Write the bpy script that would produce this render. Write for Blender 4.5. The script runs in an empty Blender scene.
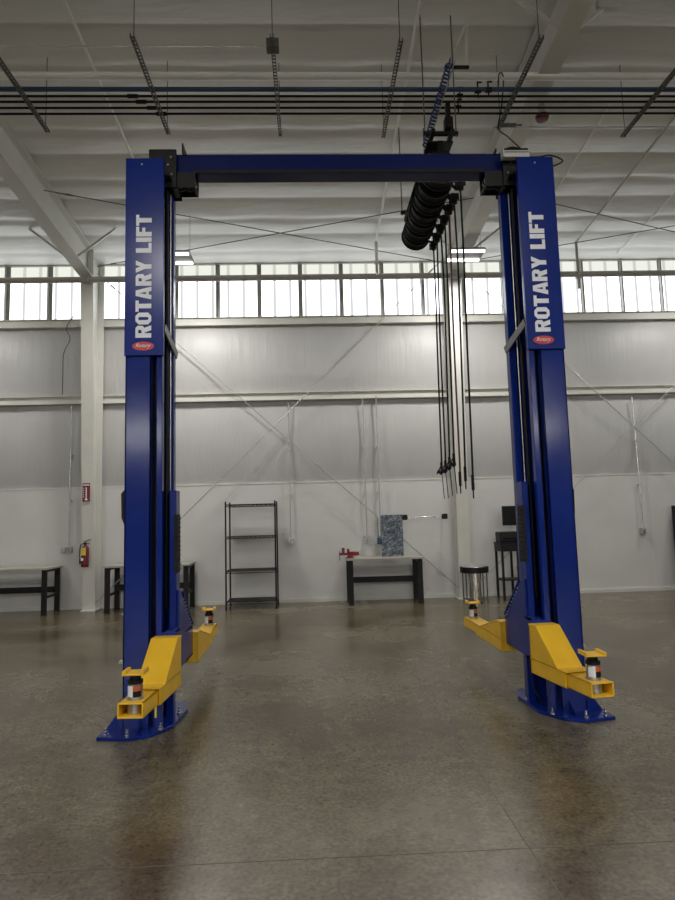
import bpy, bmesh, math, random
from mathutils import Vector, Matrix
random.seed(7)
PI = math.pi
C = bpy.context.scene.collection
sc = bpy.context.scene

# ---------------------------------------------------------------- materials
def mat(name, col, rough=.5, metal=0, spec=.5, coat=0, coat_r=.1):
    m = bpy.data.materials.new(name); m.use_nodes = True
    b = m.node_tree.nodes['Principled BSDF']
    b.inputs['Base Color'].default_value = (*col, 1)
    b.inputs['Roughness'].default_value = rough
    b.inputs['Metallic'].default_value = metal
    b.inputs['Specular IOR Level'].default_value = spec
    b.inputs['Coat Weight'].default_value = coat
    b.inputs['Coat Roughness'].default_value = coat_r
    return m
def N(m, t, **kw):
    n = m.node_tree.nodes.new(t)
    for k, v in kw.items(): setattr(n, k, v)
    return n
def L(m, a, b): m.node_tree.links.new(a, b)
def bsdf(m): return m.node_tree.nodes['Principled BSDF']
def noise(m, scale=(1, 1, 1), sc_=5, detail=3, rough=.5, rot=(0, 0, 0)):
    tc = N(m, 'ShaderNodeTexCoord'); mp = N(m, 'ShaderNodeMapping')
    mp.inputs['Scale'].default_value = scale
    mp.inputs['Rotation'].default_value = rot
    n = N(m, 'ShaderNodeTexNoise'); n.inputs['Scale'].default_value = sc_
    n.inputs['Detail'].default_value = detail; n.inputs['Roughness'].default_value = rough
    L(m, tc.outputs['Object'], mp.inputs['Vector']); L(m, mp.outputs['Vector'], n.inputs['Vector'])
    return n
def ramp(m, src, stops):
    r = N(m, 'ShaderNodeValToRGB'); e = r.color_ramp.elements
    while len(e) < len(stops): e.new(.5)
    for i, (p, c) in enumerate(stops):
        e[i].position = p; e[i].color = (*c, 1) if len(c) == 3 else c
    L(m, src, r.inputs['Fac']); return r
def bump(m, src, strength=.2, dist=.01):
    b = N(m, 'ShaderNodeBump'); b.inputs['Strength'].default_value = strength
    b.inputs['Distance'].default_value = dist
    L(m, src, b.inputs['Height']); L(m, b.outputs['Normal'], bsdf(m).inputs['Normal']); return b
def mottled(name, c1, c2, rough=.5, scale=8, bmp=0, metal=0, vec=(1, 1, 1), coat=0, bscale=None, bdist=.01):
    m = mat(name, c1, rough, metal, coat=coat)
    n = noise(m, vec, scale, 4)
    r = ramp(m, n.outputs['Fac'], [(.35, c1), (.65, c2)])
    L(m, r.outputs['Color'], bsdf(m).inputs['Base Color'])
    if bmp:
        nb = noise(m, vec, bscale or scale, 3); bump(m, nb.outputs['Fac'], bmp, bdist)
    return m

M = {}
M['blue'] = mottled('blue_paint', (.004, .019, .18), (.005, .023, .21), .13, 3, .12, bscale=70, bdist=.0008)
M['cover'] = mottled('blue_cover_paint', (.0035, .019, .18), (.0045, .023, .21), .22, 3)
M['beam'] = mottled('shaded_blue_paint', (.003, .010, .085), (.004, .012, .10), .25, 3)  # same blue paint, darkened so the beam's shade is in the colour
M['darkblue'] = mottled('dark_blue_paint', (.003, .006, .035), (.004, .008, .045), .35, 4)
M['yellow'] = mottled('yellow_paint', (.80, .47, .022), (.88, .53, .03), .4, 6, .15, bscale=60, bdist=.003)
M['black'] = mottled('black_paint', (.006, .006, .007), (.010, .010, .011), .5, 10)
M['rubber'] = mottled('black_rubber', (.010, .010, .011), (.018, .018, .019), .7, 20)
M['white'] = mottled('white_paint', (.58, .58, .56), (.63, .63, .60), .45, 2)
M['decal'] = mat('white_decal', (.84, .86, .90), .5)
M['red'] = mottled('red_paint', (.17, .008, .014), (.22, .012, .018), .35, 8)
M['darkred'] = mottled('dark_red_paint', (.12, .007, .013), (.16, .010, .016), .35, 8)
M['badge'] = mat('red_badge', (.55, .03, .03), .4)
M['chrome'] = mottled('chrome', (.75, .75, .76), (.85, .85, .86), .12, 12, metal=1)
M['steel'] = mottled('galvanised_steel', (.42, .42, .41), (.56, .56, .55), .38, 30, metal=1)
M['greysteel'] = mottled('grey_steel', (.10, .10, .10), (.14, .14, .135), .5, 15, metal=.3)
M['cond'] = mottled('galvanised_conduit', (.55, .55, .54), (.7, .7, .69), .25, 25, metal=.5)
M['rod'] = mottled('zinc_rod', (.42, .42, .40), (.5, .5, .48), .4, 25, metal=.3)
M['benchtop'] = mottled('pale_bench_top', (.36, .35, .31), (.44, .42, .37), .4, 4)
M['bluepipe'] = mat('blue_air_pipe', (.015, .05, .11), .4)
M['bluehose'] = mat('blue_hose', (.02, .05, .20), .4)
M['redhose'] = mat('maroon_hose', (.10, .012, .02), .45)
M['pale'] = mottled('pale_pipe_paint', (.80, .80, .76), (.86, .86, .82), .4, 3)
M['tube'] = mottled('grey_primer_steel', (.42, .41, .37), (.47, .46, .42), .5, 3)
M['yellabel'] = mat('yellow_label', (.75, .6, .08), .5)
M['lamp_body'] = mat('lamp_body', (.25, .25, .25), .5)
M['screen'] = mat('dark_screen', (.004, .004, .005), .15)
M['orange'] = mat('orange_label', (.6, .12, .03), .5)

def emis(name, col, s):
    m = bpy.data.materials.new(name); m.use_nodes = True; nt = m.node_tree
    nt.nodes.remove(nt.nodes['Principled BSDF'])
    e = nt.nodes.new('ShaderNodeEmission'); e.inputs['Color'].default_value = (*col, 1)
    e.inputs['Strength'].default_value = s
    nt.links.new(e.outputs[0], nt.nodes['Material Output'].inputs[0]); return m, e
M['lamp'], _ = emis('lamp_tube_glow', (1, .98, .94), 4)
def pane(name, c1, c2, s):
    m, e = emis(name, c1, s)
    tc = N(m, 'ShaderNodeTexCoord'); w = N(m, 'ShaderNodeTexWave')
    w.wave_type = 'BANDS'; w.bands_direction = 'X'; w.inputs['Scale'].default_value = .98
    w.inputs['Distortion'].default_value = 0; w.wave_profile = 'SIN'
    w2 = N(m, 'ShaderNodeTexNoise'); w2.inputs['Scale'].default_value = 3
    L(m, tc.outputs['Object'], w.inputs['Vector']); L(m, tc.outputs['Object'], w2.inputs['Vector'])
    r = ramp(m, w.outputs['Fac'], [(0, c2), (.04, c2), (.15, c1), (1, c1)])
    L(m, r.outputs['Color'], e.inputs['Color']); return m
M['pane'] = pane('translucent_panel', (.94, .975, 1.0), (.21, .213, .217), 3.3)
M['pane_boosted'] = pane('boosted_translucent_panel', (1.0, .98, .94), (.145, .147, .15), 17)  # opposite windows, glow boosted for column highlights and front fill
M['pane_shaded'] = pane('translucent_panel_painted_eave_shade', (.84, .85, .77), (.60, .61, .54), 1.05)  # eave shade painted in: dimmer, creamier glow on the upper panes

def floor_mat():
    m = mat('polished_concrete', (.2, .18, .15), .3, spec=.5)
    n1 = noise(m, (1, 1, 1), .55, 5, .6); n2 = noise(m, (1, 1, 1), 9, 6, .7); n3 = noise(m, (1, 1, 1), 42, 3, .6)
    r1 = ramp(m, n1.outputs['Fac'], [(.38, (.098, .072, .043)), (.50, (.140, .117, .072)), (.62, (.185, .160, .112))])
    r2 = ramp(m, n2.outputs['Fac'], [(.32, (.66, .645, .62)), (.68, (1.18, 1.18, 1.18))])
    r3 = ramp(m, n3.outputs['Fac'], [(.35, (.6, .59, .57)), (.65, (1.25, 1.25, 1.25))])
    a = N(m, 'ShaderNodeMixRGB', blend_type='MULTIPLY'); a.inputs[0].default_value = 1
    b = N(m, 'ShaderNodeMixRGB', blend_type='MULTIPLY'); b.inputs[0].default_value = 1
    L(m, r1.outputs['Color'], a.inputs[1]); L(m, r2.outputs['Color'], a.inputs[2])
    L(m, a.outputs[0], b.inputs[1]); L(m, r3.outputs['Color'], b.inputs[2])
    L(m, b.outputs[0], bsdf(m).inputs['Base Color'])
    rr = ramp(m, n1.outputs['Fac'], [(.3, (.19, .19, .19)), (.7, (.31, .31, .31))])
    L(m, rr.outputs['Color'], bsdf(m).inputs['Roughness'])
    bump(m, n2.outputs['Fac'], .06, .004)
    return m
M['floor'] = floor_mat()
M['joint'] = mat('joint_filler', (.10, .088, .062), .5)

def vinyl(name, c1, c2, vec, rough=.42, bs=.35, bd=.02):
    m = mat(name, c1, rough)
    n = noise(m, vec, 1.0, 4, .6); n2 = noise(m, (1, 1, 1), .6, 3)
    r = ramp(m, n2.outputs['Fac'], [(.3, c1), (.7, c2)])
    L(m, r.outputs['Color'], bsdf(m).inputs['Base Color'])
    bump(m, n.outputs['Fac'], bs, bd); return m
M['vinyl'] = vinyl('white_vinyl_insulation', (.46, .46, .455), (.52, .52, .515), (9, 9, .8), .42, .6, .02)
M['ceil'] = vinyl('white_ceiling_insulation', (.66, .66, .63), (.74, .74, .71), (1.2, 5, 5), .45, .5, .03)
M['liner'] = mottled('white_liner_panel', (.62, .615, .605), (.66, .655, .645), .45, 1.2)
M['mull'] = mottled('grey_mullion', (.30, .30, .28), (.34, .34, .32), .5, 3)
M['frame'] = mottled('cream_frame_paint', (.64, .635, .59), (.69, .685, .64), .45, 2)

def panel_blue():
    m = mat('mottled_slate_sheet', (.1, .13, .17), .5)
    n = noise(m, (1, 1, 1), 22, 5, .7)
    r = ramp(m, n.outputs['Fac'], [(.38, (.03, .045, .065)), (.5, (.10, .13, .17)), (.62, (.34, .37, .40))])
    L(m, r.outputs['Color'], bsdf(m).inputs['Base Color']); return m
M['slate'] = panel_blue()

for k_, sp in (('blue', .40), ('cover', .25), ('beam', .25), ('black', .3), ('rubber', .3)):
    bsdf(M[k_]).inputs['Specular IOR Level'].default_value = sp
# ---------------------------------------------------------------- mesh helpers
def BM(): return bmesh.new()
def box(bm, x0, x1, y0, y1, z0, z1, rot=None, about=None):
    r = bmesh.ops.create_cube(bm, size=1)
    vs = r['verts']
    bmesh.ops.scale(bm, vec=(abs(x1-x0), abs(y1-y0), abs(z1-z0)), verts=vs)
    bmesh.ops.translate(bm, vec=((x0+x1)/2, (y0+y1)/2, (z0+z1)/2), verts=vs)
    if rot: bmesh.ops.rotate(bm, cent=about or ((x0+x1)/2, (y0+y1)/2, (z0+z1)/2), matrix=rot, verts=vs)
    return vs
def beam(bm, a, b, w, h, up=(0, 0, 1)):
    """rectangular bar from a to b, w across, h along up"""
    a = Vector(a); b = Vector(b); d = (b-a); ln = d.length; d.normalize()
    u = Vector(up); s = d.cross(u)
    if s.length < 1e-4: s = d.cross(Vector((1, 0, 0)))
    s.normalize(); u = s.cross(d).normalized()
    vs = [bm.verts.new(p + s*i*w/2 + u*j*h/2) for p in (a, b) for i, j in ((-1, -1), (1, -1), (1, 1), (-1, 1))]
    for f in ((3, 2, 1, 0), (4, 5, 6, 7), (0, 1, 5, 4), (1, 2, 6, 5), (2, 3, 7, 6), (3, 0, 4, 7)):
        bm.faces.new([vs[i] for i in f])
    return vs
def cyl(bm, a, b, r, n=12, r2=None, caps=True):
    a = Vector(a); b = Vector(b); d = b-a; ln = d.length
    q = d.to_track_quat('Z', 'Y').to_matrix().to_4x4(); q.translation = (a+b)/2
    return bmesh.ops.create_cone(bm, cap_ends=caps, segments=n, radius1=r, radius2=r if r2 is None else r2, depth=ln, matrix=q)['verts']
def tube(bm, pts, r, n=8, closed=False):
    pts = [Vector(p) for p in pts]; rings = []
    up = Vector((0, 0, 1))
    prev = None
    for i, p in enumerate(pts):
        t = (pts[min(i+1, len(pts)-1)] - pts[max(i-1, 0)]).normalized()
        if prev is None:
            s = t.cross(up)
            if s.length < 1e-3: s = t.cross(Vector((1, 0, 0)))
        else:
            s = prev - t*prev.dot(t)
        s.normalize(); prev = s; u = t.cross(s)
        rings.append([bm.verts.new(p + r*(math.cos(2*PI*k/n)*s + math.sin(2*PI*k/n)*u)) for k in range(n)])
    for i in range(len(rings)-1):
        for k in range(n):
            bm.faces.new([rings[i][k], rings[i][(k+1) % n], rings[i+1][(k+1) % n], rings[i+1][k]])
    bm.faces.new(rings[0][::-1]); bm.faces.new(rings[-1])
def smooth_path(pts, n=8):
    P = [Vector(p) for p in pts]; P = [P[0]*2-P[1]] + P + [P[-1]*2-P[-2]]; out = []
    for i in range(1, len(P)-2):
        for k in range(n):
            t = k/n
            out.append(.5*((2*P[i]) + (-P[i-1]+P[i+1])*t + (2*P[i-1]-5*P[i]+4*P[i+1]-P[i+2])*t*t + (-P[i-1]+3*P[i]-3*P[i+1]+P[i+2])*t**3))
    out.append(P[-2]); return out
def prism(bm, poly, axis, lo, hi):
    """poly 2D points; axis 0:(y,z) 1:(x,z) 2:(x,y)"""
    def v(p, h): return {0: (h, p[0], p[1]), 1: (p[0], h, p[1]), 2: (p[0], p[1], h)}[axis]
    A = [bm.verts.new(v(p, lo)) for p in poly]; B = [bm.verts.new(v(p, hi)) for p in poly]
    bm.faces.new(A[::-1]); bm.faces.new(B); n = len(poly)
    for i in range(n): bm.faces.new([A[i], A[(i+1) % n], B[(i+1) % n], B[i]])
    return A+B
def lathe(bm, prof, c, n=24):
    rings = []
    for r, z in prof:
        rings.append([bm.verts.new((c[0]+r*math.cos(2*PI*k/n), c[1]+r*math.sin(2*PI*k/n), c[2]+z)) for k in range(n)])
    for i in range(len(rings)-1):
        for k in range(n): bm.faces.new([rings[i][k], rings[i][(k+1) % n], rings[i+1][(k+1) % n], rings[i+1][k]])
    bm.faces.new(rings[0][::-1]); bm.faces.new(rings[-1])

def obj(name, bm, m, parent=None, bevel=0, smooth=False):
    bmesh.ops.recalc_face_normals(bm, faces=bm.faces[:])
    org = Vector((0, 0, 0))
    if parent is not None:
        org = parent['_o'] if False else Vector(ORG[parent.name])
    elif bm.verts:
        xs = [v.co.x for v in bm.verts]; ys = [v.co.y for v in bm.verts]; zs = [v.co.z for v in bm.verts]
        org = Vector(((min(xs)+max(xs))/2, (min(ys)+max(ys))/2, min(zs)))
    bmesh.ops.translate(bm, vec=-org, verts=bm.verts[:])
    me = bpy.data.meshes.new(name); bm.to_mesh(me); bm.free()
    mm = M[m] if isinstance(m, str) else m
    me.materials.append(mm)
    if smooth:
        for p in me.polygons: p.use_smooth = True
        try: me.set_sharp_from_angle(angle=math.radians(40))
        except Exception: pass
    o = bpy.data.objects.new(name, me); C.objects.link(o)
    if parent is not None: o.parent = parent; ORG[o.name] = ORG[parent.name]
    else: o.location = org; ORG[o.name] = tuple(org)
    if bevel:
        b = o.modifiers.new('bevel', 'BEVEL'); b.width = bevel; b.segments = 2; b.limit_method = 'ANGLE'
    return o
ORG = {}
def tag(o, label, cat, group=None):
    o['label'] = label; o['category'] = cat
    if group: o['group'] = group
    return o
def thing(name, label, cat, loc, group=None):
    o = bpy.data.objects.new(name, None); C.objects.link(o); o.location = loc; o.empty_display_size = .1
    ORG[o.name] = tuple(loc); return tag(o, label, cat, group)
def struct(name, bm, m, parent=None, bevel=0, smooth=False):
    o = obj(name, bm, m, parent, bevel, smooth)
    if parent is None: o['kind'] = 'structure'
    return o
def dup(o, loc, label=None, group=None):
    r = o.copy(); C.objects.link(r); r.location = loc
    if label: r['label'] = label
    if group: r['group'] = group
    for ch in list(o.children):
        c = ch.copy(); C.objects.link(c); c.parent = r
        for g in ch.children:
            d = g.copy(); C.objects.link(d); d.parent = c
    return r
def text_mesh(name, body, m, parent, c, length, height, vertical=True, shear=0, thick=.02, extrude=.002, flip=1):
    """lettering centred at c in a plane facing -Y; vertical reads upward"""
    cu = bpy.data.curves.new(name, 'FONT'); cu.body = body; cu.size = 1; cu.shear = shear
    cu.offset = thick; cu.align_x = 'CENTER'; cu.align_y = 'CENTER'; cu.resolution_u = 4
    t = bpy.data.objects.new('tmp', cu); C.objects.link(t)
    bpy.context.view_layer.update()
    dg = bpy.context.evaluated_depsgraph_get()
    me = bpy.data.meshes.new_from_object(t.evaluated_get(dg)); bpy.data.objects.remove(t)
    xs = [v.co.x for v in me.vertices]; ys = [v.co.y for v in me.vertices]
    cx, cy = (min(xs)+max(xs))/2, (min(ys)+max(ys))/2; sx = length/(max(xs)-min(xs)); sy = height/(max(ys)-min(ys))
    org = Vector(ORG[parent.name])
    for v in me.vertices:
        a = (v.co.x-cx)*sx; b = (v.co.y-cy)*sy
        p = Vector((-b, 0, a)) if vertical else Vector((a, 0, b))
        v.co = Vector(c) + p - org
    me.name = name; me.materials.clear(); me.materials.append(M[m])
    o = bpy.data.objects.new(name, me); C.objects.link(o); o.parent = parent; ORG[o.name] = ORG[parent.name]
    so = o.modifiers.new('solid', 'SOLIDIFY'); so.thickness = extrude; so.offset = 0
    return o

# heavy block capitals : polygons in a 0..w by 0..1 cell
def _o(w, h0=.30, st=.26):
    c = .20; out = [(c, 0), (w-c, 0), (w, c), (w, 1-c), (w-c, 1), (c, 1), (0, 1-c), (0, c)]
    k = .05; i = [(st+k, st*.7), (w-st-k, st*.7), (w-st, st*.7+k), (w-st, 1-st*.7-k), (w-st-k, 1-st*.7), (st+k, 1-st*.7), (st, 1-st*.7-k), (st, st*.7+k)]
    return [[out[j], out[(j+1) % 8], i[(j+1) % 8], i[j]] for j in range(8)]
GLYPH = {
 'I': (.27, [[(0, 0), (.27, 0), (.27, 1), (0, 1)]]),
 'L': (.58, [[(0, 0), (.27, 0), (.27, 1), (0, 1)], [(.27, 0), (.58, 0), (.58, .2), (.27, .2)]]),
 'F': (.58, [[(0, 0), (.27, 0), (.27, 1), (0, 1)], [(.27, .8), (.58, .8), (.58, 1), (.27, 1)], [(.27, .41), (.53, .41), (.53, .61), (.27, .61)]]),
 'T': (.66, [[(.195, 0), (.465, 0), (.465, .8), (.195, .8)], [(0, .8), (.66, .8), (.66, 1), (0, 1)]]),
 'Y': (.74, [[(.235, 0), (.505, 0), (.505, .42), (.235, .42)], [(.235, .42), (.505, .42), (.74, 1), (.46, 1), (.37, .70), (.28, 1), (0, 1)]]),
 'A': (.76, [[(0, 0), (.26, 0), (.345, .55), (.38, .80), (.38, 1), (.22, 1)], [(.76, 0), (.50, 0), (.415, .55), (.38, .80), (.38, 1), (.54, 1)], [(.27, .16), (.49, .16), (.465, .34), (.295, .34)]]),
 'O': (.70, _o(.70)),
 'R': (.72, [[(0, 0), (.26, 0), (.26, 1), (0, 1)], [(.26, .82), (.48, .82), (.50, 1), (.26, 1)], [(.48, .82), (.60, .98), (.50, 1)], [(.44, .62), (.70, .54), (.70, .86), (.60, .98), (.48, .82)],
       [(.26, .42), (.56, .42), (.70, .54), (.44, .62), (.26, .60)], [(.30, .42), (.44, 0), (.72, 0), (.58, .44)]]),
}
def block_letters(word, parent, xc, z0, length, height):
    tot = sum(GLYPH[c][0] for c in word) + .06*(len(word)-1); sx = length/tot; p = 0; b = bmesh.new()
    for c in word:
        w, polys = GLYPH[c]
        for poly in polys:
            vs = [b.verts.new((xc - (y-.5)*height, 5.2238, z0 + (p+x)*sx)) for x, y in poly]
            f = b.faces.new(vs)
        p += w+.06
    r = bmesh.ops.extrude_face_region(b, geom=b.faces[:])
    bmesh.ops.translate(b, vec=(0, .002, 0), verts=[v for v in r['geom'] if isinstance(v, bmesh.types.BMVert)])
    return obj('lettering', b, 'decal', parent)

# ---------------------------------------------------------------- room shell
XL, XR, YB, YF = -12., 13., -23., 12.95
RIDGE = -5.
def zr(y): return 7.0 + (YF-y)/12 if y > RIDGE else 7.0 + (YF-RIDGE)/12 - (RIDGE-y)/12
WF = YF                                                     # wall plane
b = BM(); box(b, XL, XR, YB, YF, -.12, 0); struct('floor', b, 'floor')
b = BM()
for (y, x0, x1) in ((3.24, XL+.01, XR-.01), (10.1, XL+.01, XR-.01), (-3.6, XL+.01, XR-.01)):
    box(b, x0, x1, y-.003, y+.003, 0, .0012)
for x in (-6.2, 1.01, 8.2): box(b, x-.003, x+.003, YB+.2, YF-.25, 0, .0012)
struct('trim_1', b, 'joint')

def scallop_ceiling():
    b = BM(); period = 1.18; y = YF; prof = []
    while y > YB:
        for k in range(24):
            t = k/24; yy = y - t*period
            if yy < YB: break
            s = math.sin(PI*t)**.7
            sag = .07*s
            sag -= .03*math.exp(-((t-.5)/.07)**2)
            prof.append((yy, zr(yy)-.02 - sag))
        y -= period
    prof.append((YB, zr(YB)-.02))
    nx = 60; rows = []
    for (yy, z) in prof:
        rows.append([b.verts.new((XL+(XR-XL)*i/nx, yy, z + .012*math.sin(i*1.7+yy*3.1)*math.sin(yy*2.66))) for i in range(nx+1)])
    for i in range(len(rows)-1):
        for k in range(nx): b.faces.new([rows[i][k], rows[i][k+1], rows[i+1][k+1], rows[i+1][k]])
    r = bmesh.ops.extrude_face_region(b, geom=b.faces[:])
    bmesh.ops.translate(b, vec=(0, 0, .25), verts=[v for v in r['geom'] if isinstance(v, bmesh.types.BMVert)])
    return struct('ceiling', b, 'ceil', smooth=True)
scallop_ceiling()

def puffed(b, x0, x1, z0, z1, y, amp, side=-1, nx=58, nz=14):
    rows = []
    for j in range(nz+1):
        t = j/nz; z = z0+(z1-z0)*t
        rows.append([b.verts.new((x0+(x1-x0)*i/nx, y + side*(amp*math.sin(PI*t)**.8*(.8+.2*math.sin(i*2.3+z)) ), z)) for i in range(nx+1)])
    for j in range(nz):
        for i in range(nx): b.faces.new([rows[j][i], rows[j][i+1], rows[j+1][i+1], rows[j+1][i]])
    L_ = len(rows)
    bk = [[b.verts.new((r[0].co.x, y-side*.08, r[0].co.z)), b.verts.new((r[-1].co.x, y-side*.08, r[0].co.z))] for r in (rows[0], rows[-1])]
    b.faces.new([rows[0][i] for i in range(nx, -1, -1)] + [bk[0][0], bk[0][1]])
    b.faces.new([rows[-1][i] for i in range(nx+1)] + [bk[1][1], bk[1][0]])
    b.faces.new([bk[0][0], bk[0][1], bk[1][1], bk[1][0]])
    b.faces.new([rows[j][0] for j in range(L_)] + [bk[1][0], bk[0][0]])
    b.faces.new([rows[j][-1] for j in range(L_-1, -1, -1)] + [bk[0][1], bk[1][1]])
def long_wall(nm, y, s):
    """s=-1: inner face looks to -Y"""
    b = BM()
    puffed(b, XL, XR, 2.37, 4.06, y, .09, s); puffed(b, XL, XR, 4.18, 5.66, y, .09, s)
    box(b, XL, XR, y-s*.08, y-s*.16, 0, 7.0)
    box(b, XL, XR, y, y-s*.08, 0, 5.8)
    struct(nm, b, 'vinyl', smooth=True)
long_wall('wall_back', WF, -1)
long_wall('wall_front', YB, 1)
b = BM(); box(b, XL, XR, WF-.05, WF-.005, .0, 2.37)
w = struct('trim_2', b, 'liner')
b = BM()
x = XL+.6
while x < XR:
    box(b, x-.004, x+.004, WF-.052, WF-.049, .1, 2.36); x += 1.22
box(b, XL, XR, WF-.058, WF-.049, 2.35, 2.38)
struct('trim_3', b, 'frame')
b = BM(); box(b, XL, XR, WF-.075, WF-.05, 0, .07); struct('baseboard_back', b, 'frame')
# girt and sill channels (C sections)
def channel(b, y, z0, z1, s=-1, d=.14):
    box(b, XL, XR, y, y+s*d, z1-.008, z1); box(b, XL, XR, y, y+s*d, z0, z0+.008)
    box(b, XL, XR, y+s*(d-.008), y+s*d, z0, z0+.035); box(b, XL, XR, y+s*.0, y+s*.012, z0, z1)
    box(b, XL, XR, y+s*.06, y+s*.075, z0, z1)
for i, (y, s) in enumerate(((WF, -1), (YB, 1))):
    b = BM(); channel(b, y, 4.04, 4.20, s, .125); channel(b, y, 5.62, 5.79, s, .125); struct('trim_%d' % (4+i), b, 'frame')
for nm, x0, x1 in (('wall_left', XL-.15, XL), ('wall_right', XR, XR+.15)):
    b = BM(); prism(b, [(YB, 0), (YF, 0), (YF, 7.0), (RIDGE, zr(RIDGE)), (YB, zr(YB))], 0, x0, x1)
    struct(nm, b, 'vinyl')
# translucent clerestory windows + mullions
def clerestory(y, s, n0, ks):
    n = n0
    for k in ks:
        xa = .705+.855*k; xb = xa+.855*3
        b = BM(); box(b, xa, xb, y-s*.005, y-s*.06, 5.79, 6.64); o = struct('window_%d' % n, b, 'pane' if s < 0 else 'pane_boosted')
        b = BM(); box(b, xa, xb, y-s*.005, y-s*.06, 6.64, 7.03); obj('upper_pane', b, 'pane_shaded', o)
        n += 1
    return n
nw = clerestory(WF, -1, 1, range(-14, 14, 3))
nw = clerestory(YB, 1, nw, range(-14, 14, 3))
tn = 6
for y, s in ((WF, -1), (YB, 1)):
    for k in range(-14, 14):
        xa = .705+.855*k
        b = BM(); box(b, xa-.045, xa+.045, y+s*.0, y+s*.012, 5.79, 6.98)
        box(b, xa-.035, xa-.025, y, y+s*.10, 5.79, 6.98); struct('trim_%d' % tn, b, 'mull'); tn += 1
    b = BM(); box(b, XL, XR, y+s*.0, y+s*.05, 6.94, 7.02); struct('trim_%d' % tn, b, 'frame'); tn += 1

# steel portal frames : column + rafter, one thing each
def portal(nm, X, label, group, hw=.12):
    t = thing(nm, label, 'steel frame', (X, 12.7, 0), group)
    b = BM()
    # inner flange, web, outer flange of tapered column
    fl = [(12.56, 0.0), (12.575, 0.0), (12.20, 6.42), (12.185, 6.42)]
    prism(b, [(12.545, .02), (12.565, .02), (12.185, 6.40), (12.165, 6.40)], 0, X-hw, X+hw)
    prism(b, [(12.56, .02), (12.84, .02), (12.84, 6.95), (12.18, 6.95), (12.18, 6.42)], 0, X-.006, X+.006)
    box(b, X-hw, X+hw, 12.83, 12.85, .02, 6.95)
    box(b, X-hw-.02, X+hw+.02, 12.50, 12.86, 0, .022)
    obj('column', b, 'frame', t)
    b = BM()
    def zb(y): return 6.40 + (12.18-y)/12*.98
    y0, y1 = 12.18, RIDGE
    prism(b, [(y0, zb(y0)), (y0, zb(y0)+.02), (y1, zb(y1)+.02), (y1, zb(y1))], 0, X-hw, X+hw)
    prism(b, [(y0, zb(y0)+.01), (y1, zb(y1)+.01), (y1, zr(y1)-.09), (y0, zr(y0)-.09)], 0, X-.006, X+.006)
    prism(b, [(y0, zr(y0)-.11), (y1, zr(y1)-.11), (y1, zr(y1)-.09), (y0, zr(y0)-.09)], 0, X-hw, X+hw)
    box(b, X-hw, X+hw, 12.17, 12.19, 6.4, 6.95)
    obj('rafter', b, 'frame', t)
    # flange braces
    for yb, sd in ((11.4, 1), (11.4, -1), (6.4, 1), (6.4, -1)):
        b = BM(); beam(b, (X+sd*hw*.8, yb, zb(yb)+.03), (X+sd*.78, yb, zr(yb)-.10), .04, .04)
        obj('flange_brace', b, 'frame', t)
    return t
portal('portal_frame', -4.275, 'tapered cream steel column and rafter at left carrying the fire extinguisher', 'steel frames')
p2 = portal('portal_frame', 2.93, 'tapered cream steel column and rafter behind the hanging hoses', 'steel frames')
b = BM(); box(b, 3.27, 3.50, 6.36, 6.42, 7.13, 7.22); obj('splice_plate', b, 'white', p2)

# eave strut tube and roof strut tube
b = BM(); cyl(b, (XL, 12.1, 6.33), (XR, 12.1, 6.33), .058, 14)
for X in (-4.275, 2.93): box(b, X-.06, X+.06, 12.03, 12.17, 6.28, 6.42)
tag(obj('eave_strut', b, 'tube', smooth=True), 'long grey steel tube running across in front of the high windows', 'tube')
b = BM(); cyl(b, (XL, 7.05, 6.82), (XR, 7.05, 6.82), .045, 14)
tag(obj('roof_strut', b, 'pale', smooth=True), 'long cream tube crossing the ceiling just above the bundle of pipes', 'tube')

# bracing rods
def rod(name, a, b_, lab, r=.010, m='rod', g='crossed bracing rods'):
    b = BM(); cyl(b, a, b_, r, 8)
    d = (Vector(b_)-Vector(a)).normalized()
    for p, s in ((a, 1), (b_, -1)):
        q = Vector(p)+d*s*.35; cyl(b, q, q+d*s*.12, r*1.8, 6)
    return tag(obj(name, b, m), lab, 'rod', g)
rod('brace_rod', (-4.25, 12.72, 6.69), (2.85, 12.72, .20), 'wall bracing rod slanting down to the right behind the workbench with the vise')
rod('brace_rod', (-4.25, 12.70, .08), (2.85, 12.70, 6.95), 'wall bracing rod slanting up to the right between the two cream columns')
rod('brace_rod', (3.02, 12.72, 6.9), (9.8, 12.72, .15), 'wall bracing rod slanting down to the right, right of the right-hand lift column')
rod('brace_rod', (3.02, 12.70, .08), (10.2, 12.70, 6.6), 'wall bracing rod slanting up to the right, right of the right-hand lift column')
def rrod(x0, y0, x1, y1, lab): rod('roof_brace_rod', (x0, y0, zr(y0)-.16), (x1, y1, zr(y1)-.16), lab, .009, 'greysteel', 'crossed roof rods')
rrod(-4.3, 10.1, 2.9, 12.75, 'thin dark roof rod sinking to the right toward the hose reels, between the cream frames')
rrod(-4.3, 12.75, 2.9, 10.4, 'thin dark roof rod rising to the right toward the hose reels, between the cream frames')
rrod(3.0, 10.1, 10.2, 12.7, 'thin dark roof rod sinking to the right, right of the right-hand lift column')
rrod(3.0, 12.8, 10.2, 10.2, 'thin dark roof rod rising to the right, right of the right-hand lift column')

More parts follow.
